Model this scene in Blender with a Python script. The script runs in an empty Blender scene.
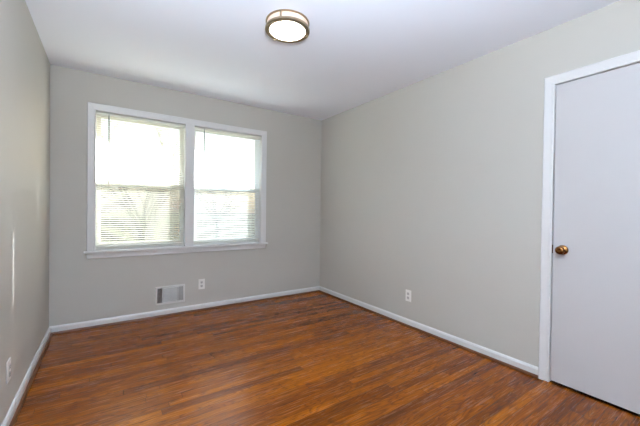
import bpy, bmesh, math, random
from mathutils import Vector, Matrix

S = bpy.context.scene
COL = S.collection
PI = math.pi

# ------------------------------------------------------------------ camera
F_PX, YAW, PITCH, ROLL, CAM_H = 313.88, 0.596465, 0.009721, 0.0136866, 1.16325
fw = Vector((math.sin(YAW)*math.cos(PITCH), math.cos(YAW)*math.cos(PITCH), -math.sin(PITCH)))
rt = Vector((math.cos(YAW), -math.sin(YAW), 0)); up = rt.cross(fw)
r2 = rt*math.cos(ROLL)+up*math.sin(ROLL); u2 = -rt*math.sin(ROLL)+up*math.cos(ROLL)
cd = bpy.data.cameras.new('camera'); cam = bpy.data.objects.new('camera', cd); COL.objects.link(cam)
cd.sensor_width = 36; cd.sensor_fit = 'HORIZONTAL'; cd.lens = F_PX/640*36
cd.clip_start = 0.02; cd.clip_end = 500
M3 = Matrix((r2, u2, -fw)).transposed().to_4x4(); M3.translation = Vector((0, 0, CAM_H))
cam.matrix_world = M3
S.camera = cam

# ------------------------------------------------------------------ world, sun, exposure
SUN_DIR = Vector((-1, -.817, -.48)).normalized()
w = bpy.data.worlds.new('sky'); S.world = w; w.use_nodes = True
wn = w.node_tree; wn.nodes.clear()
sky = wn.nodes.new('ShaderNodeTexSky'); sky.sky_type = 'NISHITA'; sky.sun_disc = False
sky.sun_elevation = math.asin(-SUN_DIR.z); sky.sun_rotation = math.atan2(-SUN_DIR.x, -SUN_DIR.y)
sky.dust_density = 2.5; sky.air_density = 1.0
mixw = wn.nodes.new('ShaderNodeMix'); mixw.data_type = 'RGBA'; mixw.inputs[0].default_value = .85
mixw.inputs[7].default_value = (.52, .56, .62, 1)          # thin bright overcast veil
bg = wn.nodes.new('ShaderNodeBackground'); bg.inputs[1].default_value = 3.3
wo = wn.nodes.new('ShaderNodeOutputWorld')
wn.links.new(sky.outputs[0], mixw.inputs[6]); wn.links.new(mixw.outputs[2], bg.inputs[0]); wn.links.new(bg.outputs[0], wo.inputs[0])

sd = bpy.data.lights.new('sun', 'SUN'); sd.energy = 52; sd.angle = math.radians(.53); sd.color = (.97, .98, 1)
sun = bpy.data.objects.new('sun', sd); COL.objects.link(sun)
sun.rotation_euler = SUN_DIR.to_track_quat('-Z', 'Y').to_euler(); sun.location = (20, 18, 10)

# photographer's flash on the camera, turned up at the ceiling behind the viewpoint
fd = bpy.data.lights.new('camera_flash', 'SPOT'); fd.energy = 700; fd.spot_size = math.radians(160); fd.spot_blend = 1
fd.shadow_soft_size = .15; fd.color = (.735, .85, 1)
fl = bpy.data.objects.new('camera_flash', fd); COL.objects.link(fl)
fl.location = (.05, -.15, 1.45); fl.rotation_euler = Vector((.05, .2, 1)).to_track_quat('-Z', 'Y').to_euler()

S.view_settings.view_transform = 'Standard'; S.view_settings.look = 'None'
S.view_settings.gamma = 1; S.view_settings.use_curve_mapping = False
S.view_settings.exposure = 0.0
S.cycles.use_denoising = True
S.cycles.max_bounces = 14; S.cycles.diffuse_bounces = 8; S.cycles.transparent_max_bounces = 24
S.cycles.sample_clamp_indirect = 12

# ------------------------------------------------------------------ measures
XL, XR, YB, YF, H = -.4285, 2.5326, 3.7179, -.62, 2.44
WT = .15                              # wall thickness
W1 = (-.093, .7155); W2 = (.807, 1.615)   # window openings
WZ0, WZ1 = .738, 2.089
DY0, DY1, DZ = .125, .885, 2.042      # door opening

# ------------------------------------------------------------------ materials
def srgb(r, g, b):
    f = lambda c: (c/255/12.92) if c/255 <= .04045 else ((c/255+.055)/1.055)**2.4
    return (f(r), f(g), f(b), 1)
def nodes(m): return m.node_tree.nodes, m.node_tree.links
def pbr(name, col, rough=.5, metal=0, bump=None, spec=.5, coat=0, var=0):
    m = bpy.data.materials.new(name); m.use_nodes = True
    n, l = nodes(m); b = n['Principled BSDF']
    b.inputs['Base Color'].default_value = col; b.inputs['Roughness'].default_value = rough
    b.inputs['Metallic'].default_value = metal; b.inputs['Specular IOR Level'].default_value = spec
    b.inputs['Coat Weight'].default_value = coat
    tc = n.new('ShaderNodeTexCoord')
    if bump:
        no = n.new('ShaderNodeTexNoise'); no.inputs['Scale'].default_value = bump[0]; no.inputs['Detail'].default_value = 3
        bp = n.new('ShaderNodeBump'); bp.inputs['Strength'].default_value = bump[1]; bp.inputs['Distance'].default_value = .002
        l.new(tc.outputs['Object'], no.inputs['Vector']); l.new(no.outputs[0], bp.inputs['Height']); l.new(bp.outputs[0], b.inputs['Normal'])
    if var:
        n2 = n.new('ShaderNodeTexNoise'); n2.inputs['Scale'].default_value = 6; n2.inputs['Detail'].default_value = 4
        mx = n.new('ShaderNodeMix'); mx.data_type = 'RGBA'
        mx.inputs[6].default_value = col; mx.inputs[7].default_value = tuple(c*(1-var) for c in col[:3])+(1,)
        l.new(tc.outputs['Object'], n2.inputs['Vector']); l.new(n2.outputs[0], mx.inputs[0]); l.new(mx.outputs[2], b.inputs['Base Color'])
    return m
M = {}
M['wall'] = pbr('greige_wall_paint', srgb(193, 190, 182), .6, bump=(220, .12), var=.03, spec=.3)
M['ceil'] = pbr('white_ceiling_paint', srgb(237, 241, 250), .8, bump=(160, .15), spec=.2)
M['trim'] = pbr('white_gloss_trim_paint', srgb(220, 220, 219), .35, var=.03)
M['door'] = pbr('white_door_paint', srgb(198, 196, 196), .42, bump=(60, .06), var=.03)
M['plastic'] = pbr('white_outlet_plastic', srgb(235, 233, 228), .3, var=.02)
M['face'] = pbr('shadowed_receptacle_plastic', srgb(196, 194, 190), .35)  # greyer than the plate, socket shadow put into the colour
M['slot'] = pbr('dark_slot', srgb(40, 38, 36), .6)
M['vent'] = pbr('white_painted_steel', srgb(215, 214, 210), .4, var=.03)
M['duct'] = pbr('duct_shade_dark', srgb(34, 34, 36), .5)  # near-black colour stands in for the shade inside the duct
M['nickel'] = pbr('brushed_nickel', srgb(176, 158, 132), .28, metal=1, bump=(300, .1))
M['brass'] = pbr('aged_brass', srgb(150, 104, 60), .22, metal=1, var=.35)
M['vinyl'] = pbr('white_sash_vinyl', srgb(228, 228, 222), .4, var=.02)
M['wand'] = pbr('grey_clear_plastic', srgb(118, 120, 120), .3)
M['siding'] = pbr('pale_siding', srgb(200, 198, 190), .7, var=.05)
M['bark'] = pbr('grey_bark', srgb(84, 74, 66), .9, bump=(20, .6), var=.3)
M['leaf'] = pbr('olive_foliage', srgb(150, 156, 100), .8, var=.4)
M['shoe'] = pbr('stained_oak_shoe', srgb(112, 62, 24), .4, var=.4)

def lawn():
    m = pbr('dry_winter_lawn', srgb(150, 148, 105), .95)
    n, l = nodes(m); b = n['Principled BSDF']
    tc = n.new('ShaderNodeTexCoord'); no = n.new('ShaderNodeTexNoise'); no.inputs['Scale'].default_value = .6; no.inputs['Detail'].default_value = 8
    r = n.new('ShaderNodeValToRGB'); r.color_ramp.elements[0].color = srgb(78, 84, 50); r.color_ramp.elements[1].color = srgb(112, 104, 74)
    r.color_ramp.elements[0].position = .35; r.color_ramp.elements[1].position = .65
    l.new(tc.outputs['Object'], no.inputs['Vector']); l.new(no.outputs[0], r.inputs[0]); l.new(r.outputs[0], b.inputs['Base Color'])
    return m
M['lawn'] = lawn()

def glass():
    m = bpy.data.materials.new('window_glass'); m.use_nodes = True
    n, l = nodes(m); n.clear()
    t = n.new('ShaderNodeBsdfTransparent'); t.inputs[0].default_value = (.94, .97, .96, 1)
    g = n.new('ShaderNodeBsdfGlossy'); g.inputs['Roughness'].default_value = .02
    lw = n.new('ShaderNodeLayerWeight'); pw = n.new('ShaderNodeMath'); pw.operation = 'POWER'; pw.inputs[1].default_value = 4
    fr = n.new('ShaderNodeMath'); fr.operation = 'MULTIPLY_ADD'; fr.inputs[1].default_value = .7; fr.inputs[2].default_value = .035
    l.new(lw.outputs['Facing'], pw.inputs[0]); l.new(pw.outputs[0], fr.inputs[0])
    mx = n.new('ShaderNodeMixShader'); o = n.new('ShaderNodeOutputMaterial')
    l.new(fr.outputs[0], mx.inputs[0]); l.new(t.outputs[0], mx.inputs[1]); l.new(g.outputs[0], mx.inputs[2]); l.new(mx.outputs[0], o.inputs[0])
    return m
M['glass'] = glass()
def screen():
    m = bpy.data.materials.new('insect_screen_mesh'); m.use_nodes = True
    n, l = nodes(m); n.clear()
    t = n.new('ShaderNodeBsdfTransparent'); d = n.new('ShaderNodeBsdfDiffuse'); d.inputs[0].default_value = (.16, .16, .16, 1)
    mx = n.new('ShaderNodeMixShader'); mx.inputs[0].default_value = .5; o = n.new('ShaderNodeOutputMaterial')
    l.new(t.outputs[0], mx.inputs[1]); l.new(d.outputs[0], mx.inputs[2]); l.new(mx.outputs[0], o.inputs[0])
    return m
M['screen'] = screen()

def slat(name, col, trans):
    m = bpy.data.materials.new(name); m.use_nodes = True
    n, l = nodes(m); n.clear()
    d = n.new('ShaderNodeBsdfDiffuse'); d.inputs[0].default_value = col
    t = n.new('ShaderNodeBsdfTranslucent'); t.inputs[0].default_value = col
    g = n.new('ShaderNodeBsdfGlossy'); g.inputs['Roughness'].default_value = .4; g.inputs[0].default_value = (.8, .8, .8, 1)
    m1 = n.new('ShaderNodeMixShader'); m1.inputs[0].default_value = trans
    m2 = n.new('ShaderNodeMixShader'); m2.inputs[0].default_value = .05
    o = n.new('ShaderNodeOutputMaterial')
    l.new(d.outputs[0], m1.inputs[1]); l.new(t.outputs[0], m1.inputs[2]); l.new(m1.outputs[0], m2.inputs[1]); l.new(g.outputs[0], m2.inputs[2]); l.new(m2.outputs[0], o.inputs[0])
    return m
M['slat_cream'] = slat('cream_vinyl_slat', srgb(238, 236, 228), .25)
M['slat_white'] = slat('white_vinyl_slat', srgb(236, 240, 242), .25)

def lamp_glass(name, col, s, e):
    m = pbr(name, col, .35); b = m.node_tree.nodes['Principled BSDF']
    b.inputs['Emission Color'].default_value = e; b.inputs['Emission Strength'].default_value = s
    return m
M['bulb_glass'] = lamp_glass('lit_opal_glass', srgb(250, 245, 235), 9, (1, .93, .82, 1))
M['side_glass'] = lamp_glass('lit_side_glass', srgb(226, 196, 176), .14, (1, .80, .66, 1))

def oak():
    m = bpy.data.materials.new('oak_strip_floor'); m.use_nodes = True
    n, l = nodes(m); b = n['Principled BSDF']
    def mth(op, a, c=None, d=None):
        x = n.new('ShaderNodeMath'); x.operation = op
        for i, v in enumerate((a, c, d)):
            if v is None: continue
            if isinstance(v, (int, float)): x.inputs[i].default_value = v
            else: l.new(v, x.inputs[i])
        return x.outputs[0]
    def wnz(v, dim='1D'):
        x = n.new('ShaderNodeTexWhiteNoise'); x.noise_dimensions = dim
        l.new(v, x.inputs['W' if dim == '1D' else 'Vector']); return x.outputs['Value']
    def comb(x, y, z):
        c = n.new('ShaderNodeCombineXYZ')
        for i, v in enumerate((x, y, z)):
            if isinstance(v, (int, float)): c.inputs[i].default_value = v
            else: l.new(v, c.inputs[i])
        return c.outputs[0]
    def noise(v, scale=1, det=2, dist=0, rough=.5):
        x = n.new('ShaderNodeTexNoise'); x.inputs['Scale'].default_value = scale; x.inputs['Detail'].default_value = det
        x.inputs['Distortion'].default_value = dist; x.inputs['Roughness'].default_value = rough; l.new(v, x.inputs['Vector']); return x.outputs[0]
    def ramp(v, *st):
        r = n.new('ShaderNodeValToRGB'); e = r.color_ramp.elements
        while len(e) < len(st): e.new(.5)
        for i, (p, c) in enumerate(st): e[i].position = p; e[i].color = c
        l.new(v, r.inputs[0]); return r.outputs[0]
    def mul(a, c, f=1):
        x = n.new('ShaderNodeMix'); x.data_type = 'RGBA'; x.blend_type = 'MULTIPLY'
        x.inputs[0].default_value = f; l.new(a, x.inputs[6]); l.new(c, x.inputs[7]); return x.outputs[2]
    tc = n.new('ShaderNodeTexCoord'); sp = n.new('ShaderNodeSeparateXYZ'); l.new(tc.outputs['Object'], sp.inputs[0])
    X, Y = sp.outputs[0], sp.outputs[1]
    W = .057
    ry = mth('DIVIDE', Y, W); row = mth('FLOOR', ry); fy = mth('FRACT', ry)
    a = wnz(mth('ADD', row, .31)); a2 = wnz(mth('ADD', row, 57.7))
    L = mth('MULTIPLY_ADD', a2, 1.0, .9)
    xs = mth('DIVIDE', mth('MULTIPLY_ADD', a, 9.3, mth('ADD', X, 5)), L)
    bi = mth('FLOOR', xs); fx = mth('FRACT', xs)
    r1 = wnz(comb(row, bi, 1.5), '3D'); r3 = wnz(comb(row, bi, 9.5), '3D')
    base = ramp(mth('MULTIPLY_ADD', r1, .8, .05), (0, srgb(112, 56, 2)), (.25, srgb(142, 75, 3)), (.7, srgb(160, 88, 4)), (1, srgb(188, 110, 10)))
    # fine streaky pores
    g1 = noise(comb(mth('MULTIPLY_ADD', r1, 40, mth('MULTIPLY', X, 5)), mth('MULTIPLY', Y, 110), mth('MULTIPLY', r3, 20)), 1, 4, 0, .65)
    fine = ramp(g1, (.32, (.5, .43, .36, 1)), (.52, (1, 1, 1, 1)), (.8, (1.0, 1.0, 1.0, 1)))
    # cathedral figure: contour lines of a stretched noise
    g2 = noise(comb(mth('MULTIPLY_ADD', r1, 31, mth('MULTIPLY', X, 1.9)), mth('MULTIPLY_ADD', r3, 17, mth('MULTIPLY', Y, 15)), mth('MULTIPLY', r3, 33)), 1, 1.5, .25)
    fr = mth('FRACT', mth('MULTIPLY', g2, 14))
    cath = ramp(fr, (0, (.26, .2, .16, 1)), (.2, (.62, .55, .5, 1)), (.38, (1, 1, 1, 1)), (.85, (1, 1, 1, 1)), (1, (.62, .55, .5, 1)))
    big = noise(comb(mth('MULTIPLY', X, .9), mth('MULTIPLY', Y, 1.3), 0), 1, 2)
    patch = ramp(big, (.3, (.86, .84, .82, 1)), (.7, (1.12, 1.1, 1.08, 1)))
    col = mul(mul(base, fine, 1), cath, .72); col = mul(col, patch)
    ey = mth('MINIMUM', fy, mth('SUBTRACT', 1, fy))
    ex = mth('MULTIPLY', mth('MINIMUM', fx, mth('SUBTRACT', 1, fx)), mth('DIVIDE', L, W))
    ed = mth('MINIMUM', ey, ex)
    gap = ramp(ed, (0, (.3, .25, .22, 1)), (.022, (.5, .45, .42, 1)), (.04, (1, 1, 1, 1)))
    col = mul(col, gap)
    l.new(col, b.inputs['Base Color'])
    rr = mth('MULTIPLY_ADD', g1, .16, .18); l.new(rr, b.inputs['Roughness'])
    b.inputs['Specular IOR Level'].default_value = .30
    bp = n.new('ShaderNodeBump'); bp.inputs['Strength'].default_value = .25; bp.inputs['Distance'].default_value = .0008
    l.new(mth('MINIMUM', mth('MULTIPLY', ed, 25), 1), bp.inputs['Height'])
    l.new(bp.outputs[0], b.inputs['Normal'])
    return m
M['oak'] = oak()

# ------------------------------------------------------------------ helpers
def bx(bm, x0, x1, y0, y1, z0, z1):
    vs = [bm.verts.new(p) for p in ((x0,y0,z0),(x1,y0,z0),(x1,y1,z0),(x0,y1,z0),(x0,y0,z1),(x1,y0,z1),(x1,y1,z1),(x0,y1,z1))]
    for f in ((3,2,1,0),(4,5,6,7),(0,1,5,4),(1,2,6,5),(2,3,7,6),(3,0,4,7)): bm.faces.new([vs[i] for i in f])
def obj(name, bm, m, parent=None, bevel=0, smooth=False, loc=None):
    bmesh.ops.recalc_face_normals(bm, faces=bm.faces)
    me = bpy.data.meshes.new(name); bm.to_mesh(me); bm.free()
    me.materials.append(m)
    if smooth:
        for p in me.polygons: p.use_smooth = True
    o = bpy.data.objects.new(name, me); COL.objects.link(o)
    if parent:
        o.parent = parent
    if loc: o.location = loc
    if bevel:
        b = o.modifiers.new('bevel', 'BEVEL'); b.width = bevel; b.segments = 2; b.limit_method = 'ANGLE'
    return o
def boxes(name, bs, m, parent=None, bevel=0):
    bm = bmesh.new()
    for b in bs: bx(bm, *b)
    return obj(name, bm, m, parent, bevel)
def struct(o, label=None, cat=None):
    o['kind'] = 'structure'
    if label: o['label'] = label
    if cat: o['category'] = cat
    return o
def tag(o, label, cat, group=None):
    o['label'] = label; o['category'] = cat
    if group: o['group'] = group
    return o
def empty(name, loc=(0, 0, 0), rotz=0):
    o = bpy.data.objects.new(name, None); COL.objects.link(o); o.location = loc; o.rotation_euler.z = rotz
    o.empty_display_size = .1
    return o
def sweep(bm, path, prof, fn, closed=False):
    """mitred moulding: path of (u,v), profile of (outward offset, proud), fn maps (u,v,p) to 3D"""
    P = [Vector(p) for p in path]; n = len(P); rings = []
    for i in range(n):
        d1 = (P[i]-P[i-1]) if (i > 0 or closed) else (P[1]-P[0])
        d2 = (P[(i+1) % n]-P[i]) if (i < n-1 or closed) else (P[-1]-P[-2])
        n1 = Vector((-d1.y, d1.x)).normalized(); n2 = Vector((-d2.y, d2.x)).normalized()
        mt = (n1+n2).normalized(); mt = mt/max(.2, mt.dot(n1))
        rings.append([bm.verts.new(fn(*(P[i]+mt*o), p)) for o, p in prof])
    k = len(prof)
    for i in range(n if closed else n-1):
        A, B = rings[i], rings[(i+1) % n]
        for j in range(k): bm.faces.new((A[j], A[(j+1) % k], B[(j+1) % k], B[j]))
    if not closed:
        bm.faces.new(rings[0]); bm.faces.new(rings[-1][::-1])
def lathe(bm, prof, fn, seg=48):
    """prof of (radius, height); fn maps (x,y,h)"""
    rings = []
    for r, h in prof:
        if r < 1e-6: rings.append([bm.verts.new(fn(0, 0, h))])
        else: rings.append([bm.verts.new(fn(r*math.cos(2*PI*i/seg), r*math.sin(2*PI*i/seg), h)) for i in range(seg)])
    for a, b in zip(rings, rings[1:]):
        if len(a) == 1 and len(b) == 1: continue
        for i in range(seg):
            j = (i+1) % seg
            if len(a) == 1: bm.faces.new((a[0], b[i], b[j]))
            elif len(b) == 1: bm.faces.new((a[i], b[0], a[j]))
            else: bm.faces.new((a[i], b[i], b[j], a[j]))
def tube(bm, pts, rads, seg=6):
    rings = []
    for i, p in enumerate(pts):
        p = Vector(p); d = Vector(pts[min(i+1, len(pts)-1)])-Vector(pts[max(i-1, 0)]); d.normalize()
        a = d.orthogonal().normalized(); b = d.cross(a)
        if rings:   # keep frames aligned
            a = (pa-d*pa.dot(d)).normalized(); b = d.cross(a)
        pa = a
        rings.append([bm.verts.new(p+(a*math.cos(2*PI*k/seg)+b*math.sin(2*PI*k/seg))*rads[i]) for k in range(seg)])
    for A, B in zip(rings, rings[1:]):
        for k in range(seg): bm.faces.new((A[k], A[(k+1) % seg], B[(k+1) % seg], B[k]))
    bm.faces.new(rings[0][::-1]); bm.faces.new(rings[-1])

# ------------------------------------------------------------------ room shell
struct(boxes('floor', [(XL-.05, XR+.9, YF-.05, YB+.01, -.06, 0)], M['oak']))
struct(boxes('ceiling', [(XL-.1, XR+.1, YF-.1, YB+.1, H, H+.08)], M['ceil']))
struct(boxes('wall_left', [(XL-.12, XL, YF-.12, YB+WT, -.06, H)], M['wall']))
struct(boxes('wall_front', [(XL, XR+.12, YF-.12, YF, -.06, H)], M['wall']))
def grid_wall(name, us, vs, holes, fn):
    """wall solid with rectangular holes, one clean mesh; fn(u,v,d) d=0 face, d=1 back"""
    bm = bmesh.new(); V = {}
    def v(i, j, d):
        if (i, j, d) not in V: V[(i, j, d)] = bm.verts.new(fn(us[i], vs[j], d))
        return V[(i, j, d)]
    solid = lambda i, j: 0 <= i < len(us)-1 and 0 <= j < len(vs)-1 and (i, j) not in holes
    for i in range(len(us)-1):
        for j in range(len(vs)-1):
            if not solid(i, j): continue
            for d in (0, 1): bm.faces.new((v(i,j,d), v(i+1,j,d), v(i+1,j+1,d), v(i,j+1,d)))
            for (di, dj, e) in ((-1,0,((i,j),(i,j+1))), (1,0,((i+1,j),(i+1,j+1))), (0,-1,((i,j),(i+1,j))), (0,1,((i,j+1),(i+1,j+1)))):
                if not solid(i+di, j+dj):
                    (a, b), (c, dd) = e
                    bm.faces.new((v(a,b,0), v(c,dd,0), v(c,dd,1), v(a,b,1)))
    return obj(name, bm, M['wall'])
struct(grid_wall('wall_back', [XL, W1[0]-.02, W1[1]+.02, W2[0]-.02, W2[1]+.02, XR+.12], [-.06, WZ0-.02, WZ1+.02, H], {(1,1),(3,1)},
                 lambda u, v, d: (u, YB+d*WT, v)))
struct(grid_wall('wall_right', [YF, DY0-.02, DY1+.02, YB], [-.06, 0, DZ+.02, H], {(1,1)}, lambda u, v, d: (XR+d*.12, u, v)))
struct(boxes('wall_light_block', [(XR+.12, XR+.85, DY0-.35, DY0-.27, 0, H), (XR+.12, XR+.85, DY1+.27, DY1+.35, 0, H),  # unseen box added behind the door to keep sky light out
                             (XR+.80, XR+.88, DY0-.35, DY1+.35, 0, H), (XR+.12, XR+.85, DY0-.35, DY1+.35, H, H+.06)], M['wall']))

# baseboards with stained shoe moulding
BB = [(.0, .0), (.014, .0), (.014, .056), (.0095, .066), (.004, .072), (.0, .072)]
SH = [(.0, .0), (.015, .0), (.0145, .008), (.011, .0145), (.006, .0185), (.0, .0195)]
def run(name, a, b, nrm, prof, m, off=0, lab=None):
    bm = bmesh.new(); A = []; 
    for p in (a, b):
        A.append([bm.verts.new((p[0]+nrm[0]*(o+off), p[1]+nrm[1]*(o+off), z)) for o, z in prof])
    k = len(prof)
    for j in range(k): bm.faces.new((A[0][j], A[0][(j+1) % k], A[1][(j+1) % k], A[1][j]))
    bm.faces.new(A[0]); bm.faces.new(A[1][::-1])
    return struct(obj(name, bm, m))
CY0, CY1 = DY0-.062, DY1+.062
run('baseboard_back', (XL, YB), (XR, YB), (0, -1), BB, M['trim'])
run('baseboard_left', (XL, YF), (XL, YB-.0145), (1, 0), BB, M['trim'])
run('baseboard_right', (XR, CY1), (XR, YB-.0175), (-1, 0), BB, M['trim'])
run('baseboard_front', (XL+.0145, YF), (XR, YF), (0, 1), BB, M['trim'])
run('trim_1', (XL+.0145, YB), (XR-.0145, YB), (0, -1), SH, M['shoe'], .0142)
run('trim_2', (XL, YF+.015), (XL, YB-.0295), (1, 0), SH, M['shoe'], .0142)
run('trim_3', (XR, CY1), (XR, YB-.0295), (-1, 0), SH, M['shoe'], .0142)

# ------------------------------------------------------------------ windows
CAS = [(0, 0), (0, .010), (.006, .013), (.012, .011), (.016, .0125), (.052, .017), (.060, .019), (.066, .014), (.066, 0)]
bm = bmesh.new()
sweep(bm, [(W1[0], WZ0), (W1[0], WZ1), (W2[1], WZ1), (W2[1], WZ0)], CAS, lambda u, v, p: (u, YB-p, v))
trim = struct(obj('trim_4', bm, M['trim'], smooth=False))
struct(boxes('trim_5', [(W1[1]-.001, W2[0]+.001, YB-.012, YB+.005, WZ0+.001, WZ1+.001)], M['trim'], bevel=.002))        # mullion casing
struct(boxes('trim_6', [(W1[0]-.088, W2[1]+.088, YB-.045, YB+.0, WZ0-.020, WZ0), (W1[0], W1[1], YB-.001, YB+.06, WZ0-.019, WZ0), (W2[0], W2[1], YB-.001, YB+.06, WZ0-.019, WZ0)], M['trim'], bevel=.004))
struct(boxes('trim_7', [(W1[0]-.066, W2[1]+.066, YB-.016, YB, WZ0-.072, WZ0-.020)], M['trim'], bevel=.004))            # apron

ZM = 1.395       # meeting rail
def window(name, x0, x1):
    t = struct(empty(name, ((x0+x1)/2, YB+.05, WZ0)))
    inv = Matrix.Translation(-t.location)
    def part(nm, bs, m, p, bev=0, origin=None):
        o = origin or t.location
        return boxes(nm, [(a-o.x, b-o.x, c-o.y, d-o.y, e-o.z, f-o.z) for a, b, c, d, e, f in bs], m, p, bev)
    y1 = YB+WT
    part('jamb', [(x0-.018, x0, YB+.001, y1, WZ0, WZ1+.018), (x1, x1+.018, YB+.001, y1, WZ0, WZ1+.018), (x0-.018, x1+.018, YB+.001, y1, WZ1, WZ1+.018),
                  (x0-.018, x1+.018, YB+.06, y1+.03, WZ0-.019, WZ0+.012)], M['trim'], t)
    def sash(nm, z0, z1, ya, st=.042, rb=.05, rtp=.035):
        yb = ya+.03
        s = part(nm, [(x0+.001, x0+st, ya, yb, z0, z1), (x1-st, x1-.001, ya, yb, z0, z1), (x0+st, x1-st, ya, yb, z0, z0+rb), (x0+st, x1-st, ya, yb, z1-rtp, z1)], M['vinyl'], t, .003)
        part('pane', [(x0+st-.004, x1-st+.004, ya+.013, ya+.017, z0+rb-.004, z1-rtp+.004)], M['glass'], s)
    sash('lower_sash', WZ0+.012, ZM+.02, YB+.062, rb=.055)
    sash('upper_sash', ZM-.02, WZ1, YB+.096, rb=.038, rtp=.04)
    sc = part('screen_frame', [(x0+.002, x0+.022, YB+.134, YB+.144, WZ0+.013, ZM+.01), (x1-.022, x1-.002, YB+.134, YB+.144, WZ0+.013, ZM+.01),
                          (x0+.022, x1-.022, YB+.134, YB+.144, WZ0+.013, WZ0+.033), (x0+.022, x1-.022, YB+.134, YB+.144, ZM-.01, ZM+.01)], M['vinyl'], t)
    part('screen_mesh', [(x0+.02, x1-.02, YB+.139, YB+.1395, WZ0+.03, ZM-.008)], M['screen'], sc)
    lk = part('sash_lock', [((x0+x1)/2-.03, (x0+x1)/2+.03, YB+.066, YB+.09, ZM+.02, ZM+.03), ((x0+x1)/2-.008, (x0+x1)/2+.022, YB+.058, YB+.07, ZM+.03, ZM+.038)], M['vinyl'], t, .003)
    return t
window('window_1', *W1); window('window_2', *W2)

def blind(x0, x1, sm, label, wand_x):
    yc = YB+.034; zt = WZ1-.003
    t = tag(empty('venetian_blind', ((x0+x1)/2, yc, zt)), label, 'blind', 'mini blinds in the double window')
    T = t.location
    P = lambda nm, bs, m, p=t, bev=0: boxes(nm, [(a-T.x, b-T.x, c-T.y, d-T.y, e-T.z, f-T.z) for a, b, c, d, e, f in bs], m, p, bev)
    xa, xb = x0+.006, x1-.006
    P('headrail', [(xa, xb, yc-.013, yc+.013, zt-.026, zt-.002)], M['vinyl'], bev=.002)
    zb = WZ0+.030
    P('bottom_rail', [(xa+.002, xb-.002, yc-.012, yc+.012, zb, zb+.013)], M['vinyl'], bev=.003)
    # slats
    bm = bmesh.new(); tilt = math.radians(30); pitch = .0213
    hx = (x0+x1)/2+.02
    us = [xa+.002, hx-.0045, hx+.0045, xb-.002]
    prof = [(-.0125, 0), (-.008, .0011), (-.0045, .0016), (.0045, .0016), (.008, .0011), (.0125, 0)]
    z = zb+.013+.016
    while z < zt-.034:
        rows = []
        for s, h in prof:     # s>0 towards the outside; outer edge lower
            y = yc+s*math.cos(tilt)+h*math.sin(tilt); zz = z-s*math.sin(tilt)+h*math.cos(tilt)
            rows.append([bm.verts.new((u-T.x, y-T.y, zz-T.z)) for u in us])
        for i in range(len(prof)-1):
            for j in range(3):
                if i == 2 and j == 1: continue
                bm.faces.new((rows[i][j], rows[i][j+1], rows[i+1][j+1], rows[i+1][j]))
        z += pitch
    o = obj('slats', bm, sm, t, smooth=True)
    for lx in (xa+.11, hx, xb-.11):
        bm = bmesh.new()
        for dy in (-.0125, .0125):
            tube(bm, [(lx-T.x+(.003 if lx == hx else 0), dy, zb+.01-T.z), (lx-T.x+(.003 if lx == hx else 0), dy, -.02)], [.0006]*2, 4)
        obj('ladder_cord', bm, M['vinyl'], t)
    bm = bmesh.new()
    tube(bm, [(wand_x-T.x, -.020, -.012), (wand_x-T.x, -.021, -.05), (wand_x-T.x+.002, -.021, -.69)], [.002, .0052, .0052], 8)
    obj('wand', bm, M['wand'], t, smooth=True)
    return t
blind(*W1, M['slat_cream'], 'cream mini blind lowered over the left half of the double window', .012)
blind(*W2, M['slat_white'], 'white mini blind lowered over the right half, nearer the room corner', .918)

# ------------------------------------------------------------------ door
DC = [(0, 0), (0, .010), (.008, .013), (.014, .0105), (.018, .012), (.046, .017), (.056, .019), (.062, .014), (.062, 0)]
bm = bmesh.new()
sweep(bm, [(DY1, 0), (DY1, DZ), (DY0, DZ), (DY0, 0)][::-1], DC, lambda u, v, p: (XR-p, u, v))
struct(obj('trim_8', bm, M['trim']))
door = struct(empty('door_1', (XR, (DY0+DY1)/2, 0)))
T = door.location
def DP(nm, bs, m, bev=0, p=door):
    return boxes(nm, [(a-T.x, b-T.x, c-T.y, d-T.y, e-T.z, f-T.z) for a, b, c, d, e, f in bs], m, p, bev)
DP('door_jamb', [(XR+.001, XR+.12, DY0-.018, DY0, 0, DZ+.018), (XR+.001, XR+.12, DY1, DY1+.018, 0, DZ+.018), (XR+.001, XR+.12, DY0, DY1, DZ, DZ+.018),
                 (XR+.045, XR+.057, DY0, DY0+.03, 0, DZ), (XR+.045, XR+.057, DY1-.03, DY1, 0, DZ), (XR+.045, XR+.057, DY0+.03, DY1-.03, DZ-.03, DZ)], M['trim'])
DP('door_panel', [(XR+.004, XR+.04, DY0+.003, DY1-.004, .014, DZ-.004)], M['door'], .0015)
KY, KZ = .8255-T.y, .917
bm = bmesh.new()
lathe(bm, [(0, .0), (.0325, .0), (.0325, .003), (.029, .007), (.020, .010), (.014, .012), (.0115, .018), (.0115, .030), (0, .030)],
      lambda a, b, h: (.004-h, KY+a, KZ+b))
rose = obj('knob_rose', bm, M['brass'], door, smooth=True)
bm = bmesh.new()
lathe(bm, [(0, .028), (.012, .028), (.017, .031), (.0245, .038), (.0275, .046), (.0265, .054), (.021, .060), (.012, .063), (.0095, .0622), (.0, .0618)],
      lambda a, b, h: (.004-h, KY+a, KZ+b))
obj('door_knob', bm, M['brass'], door, smooth=True)
DP('strike_plate', [(XR-.0008, XR+.03, DY1-.0012, DY1+.0012, KZ-.028, KZ+.028)], M['brass'])

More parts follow.
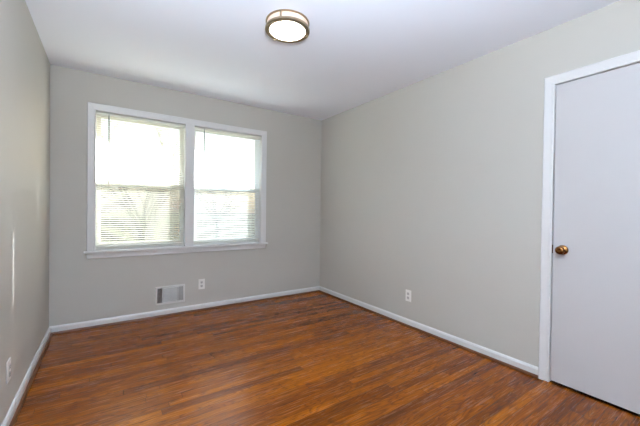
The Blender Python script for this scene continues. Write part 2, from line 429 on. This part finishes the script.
# ------------------------------------------------------------------ outlets, register
def outlet(label, loc, rotz):
    """faces -Y locally, base at lower middle of plate"""
    t = tag(empty('wall_outlet', loc, rotz), label, 'outlet', 'wall outlets')
    boxes('cover_plate', [(-.035, .035, -.0055, .0, 0, .115)], M['plastic'], t, .0025)
    for zc in (.037, .078):
        bm = bmesh.new()
        ring = []
        for y in (-.005, -.0085):
            ring.append([bm.verts.new((max(-.0135, min(.0135, .0175*math.cos(2*PI*k/24))), y, zc+.0145*math.sin(2*PI*k/24))) for k in range(24)])
        for k in range(24): bm.faces.new((ring[0][k], ring[0][(k+1) % 24], ring[1][(k+1) % 24], ring[1][k]))
        bm.faces.new(ring[1])
        rc = obj('receptacle', bm, M['face'], t)
        boxes('socket_slots', [(-.0075, -.0055, -.0089, -.0083, zc-.002, zc+.008), (.0055, .0075, -.0089, -.0083, zc-.001, zc+.007), (-.0025, .0025, -.0089, -.0083, zc-.010, zc-.005)], M['slot'], rc)
    bm = bmesh.new(); lathe(bm, [(0, .0068), (.003, .0066), (.0035, .0055), (.0035, .005)], lambda a, b, h: (a, -h, .0575+b), 12)
    obj('screw', bm, M['plastic'], t, smooth=True)
    return t
outlet('white wall outlet under the window beside the floor register', (.900, YB-.0003, .240), 0)
outlet('white wall outlet alone on the long wall between corner and door', (XR-.0003, 2.113, .250), -PI/2)
outlet('white wall outlet seen edge-on low on the left wall', (XL+.0003, 2.290, .232), PI/2)
reg = tag(empty('wall_register', (.575, YB-.0003, .118)), 'white metal floor-level air register on the window wall', 'vent')
bm = bmesh.new()
sweep(bm, [(-.125, .028), (-.125, .182), (.125, .182), (.125, .028)], [(0, 0), (0, .006), (.016, .009), (.022, .004), (.022, 0)], lambda u, v, p: (u, -p, v), True)
obj('frame', bm, M['vent'], reg)
boxes('duct_opening', [(-.127, .127, -.001, .0, .026, .184)], M['duct'], reg)  # flat dark sheet on the wall, painted as the shaded hollow
for m in ((-.082, -.074), (.074, .082)): boxes('mullion', [(m[0], m[1], -.008, -.001, .028, .182)], M['vent'], reg)
def louvers(xa, xb, tilt, vertical, n):
    bm = bmesh.new()
    for i in range(n):
        if vertical:
            c = xa+(xb-xa)*(i+.5)/n; d = .0045
            vs = [(c-d*tilt, -.0075, .030), (c+d*tilt, -.0012, .030), (c+d*tilt, -.0012, .181), (c-d*tilt, -.0075, .181)]
            th = Vector((.0008, 0, 0))
        else:
            c = .028+.154*(i+.5)/n; d = .0034
            vs = [(xa, -.0075, c-d*tilt), (xa, -.0012, c+d*tilt), (xb, -.0012, c+d*tilt), (xb, -.0075, c-d*tilt)]
            th = Vector((0, 0, .0008))
        a = [bm.verts.new(Vector(v)) for v in vs]; b = [bm.verts.new(Vector(v)+th) for v in vs]
        bm.faces.new(a); bm.faces.new(b[::-1])
        for k in range(4): bm.faces.new((a[k], b[k], b[(k+1) % 4], a[(k+1) % 4]))
    return obj('louvers', bm, M['vent'], reg)
louvers(-.122, -.084, .35, True, 5)
louvers(-.072, .072, 1, False, 14)
louvers(.084, .122, -.45, True, 5)

# ------------------------------------------------------------------ ceiling light
LC = (1.015, 1.92, H)
cl = tag(empty('ceiling_light', LC), 'round flush ceiling light, lit, with metal bands around frosted glass', 'ceiling light')
def lz(nm, prof, m, seg=64):
    bm = bmesh.new(); lathe(bm, prof, lambda a, b, h: (a, b, -h), seg); return obj(nm, bm, m, cl, smooth=True)
def ring(nm, r0, r1, h0, h1, m):
    bm = bmesh.new(); c = .0015
    pr = [(r0, h0), (r1-c, h0), (r1, h0+c), (r1, h1-c), (r1-c, h1), (r0, h1)]
    rings = [[bm.verts.new((r*math.cos(2*PI*i/72), r*math.sin(2*PI*i/72), -h)) for i in range(72)] for r, h in pr]
    for k in range(len(pr)):
        A, B = rings[k], rings[(k+1) % len(pr)]
        for i in range(72): bm.faces.new((A[i], B[i], B[(i+1) % 72], A[(i+1) % 72]))
    return obj(nm, bm, m, cl)
ring('ceiling_ring', .128, .149, .0, .008, M['nickel'])
lz('side_glass', [(.138, .006), (.140, .010), (.140, .042), (.138, .046)], M['side_glass'])
ring('bottom_ring', .122, .151, .044, .060, M['nickel'])
lz('bottom_glass', [(.126, .050), (.124, .058), (.10, .064), (.06, .069), (.0, .071)], M['bulb_glass'])
for k in range(3):
    a = math.radians(224+120*k)
    bm = bmesh.new(); bx(bm, -.006, .006, .139, .147, -.046, -.006)
    o = obj('strap', bm, M['nickel'], cl); o.rotation_euler.z = a-PI/2
    bm = bmesh.new(); lathe(bm, [(0, .062), (.005, .062), (.007, .066), (.005, .072), (0, .073)], lambda p, q, h: (p, .140+q, -h), 12)
    obj('finial', bm, M['nickel'], o, smooth=True)

# ------------------------------------------------------------------ outdoors
struct(boxes('ground', [(-60, 90, YB+WT+.02, 120, -.75, -.55)], M['lawn']))
struct(boxes('eave', [(XL-.6, XR+.8, YB+WT+.001, 4.36, 2.20, 2.235), (XL-.6, XR+.8, 4.34, 4.38, 2.17, 2.34)], M['siding']))
struct(boxes('foundation', [(XL-.1, XR+.12, YB+WT-.05, YB+WT, -.6, -.06)], M['siding']))
def tree(x, y, h, seed, label, lean=0):
    rnd = random.Random(seed); bm = bmesh.new(); cnt = [0]
    def grow(p, d, r, ln, lvl):
        pts = [p]; rr = [r]; q = Vector(p); dd = Vector(d)
        k = 4
        for i in range(k):
            dd = (dd+Vector((rnd.uniform(-1, 1), rnd.uniform(-1, 1), rnd.uniform(-.3, .5)))*.13).normalized()
            q = q+dd*ln/k; pts.append(tuple(q)); rr.append(r*(1-.45*(i+1)/k))
        tube(bm, pts, rr, 6 if lvl < 2 else 4)
        if lvl >= 5: return
        nb = 7 if lvl == 0 else 3 if lvl < 4 else 2
        for b in range(nb):
            t = rnd.choice((3, 4, 4)) if lvl == 0 else rnd.choice((1, 2, 3, 4, 4)); s = Vector(pts[t])
            ax = dd.orthogonal().normalized(); ax.rotate(Matrix.Rotation(rnd.uniform(0, 2*PI), 3, dd))
            nd = (dd*1.0+ax*rnd.uniform(.45, .85)+Vector((0, 0, .12))).normalized()
            grow(tuple(s), nd, rr[t]*.64, ln*(rnd.uniform(1.3, 1.7) if lvl == 0 else rnd.uniform(.6, .8)), lvl+1)
    grow((0, 0, 0), (lean, 0, 1), h*.017, h*.20, 0)
    o = obj('bare_tree', bm, M['bark'], loc=(x, y, -.56))
    return tag(o, label, 'tree', 'bare trees outside the window')
tree(.75, 10, 6.6, 5, 'nearest bare tree, seen through the middle of the left blind')
tree(5.2, 18, 6.0, 11, 'bare tree seen through the right half of the window')
tree(4.6, 40, 9, 8, 'more distant bare tree seen through the left blind, right of the nearer tree')
def shrub(x, y, r, seed, label):
    rnd = random.Random(seed); bm = bmesh.new()
    for i in range(900):
        v = Vector((rnd.gauss(0, 1), rnd.gauss(0, 1), rnd.gauss(0, 1))).normalized()*r*rnd.uniform(.7, 1.05); v.z = abs(v.z)*1.0
        n = Vector((rnd.gauss(0, 1), rnd.gauss(0, 1), rnd.gauss(0, 1))).normalized(); a = n.orthogonal().normalized()*.09*r; b = n.cross(a)*.6
        bm.faces.new([bm.verts.new(v+a), bm.verts.new(v+b), bm.verts.new(v-a), bm.verts.new(v-b)])
    bmesh.ops.create_icosphere(bm, subdivisions=3, radius=r*.8)
    return tag(obj('shrub', bm, M['leaf'], loc=(x, y, -.55)), label, 'shrub')
shrub(-.1, 17, 1.2, 3, 'low olive shrub on the lawn beyond the left blind')
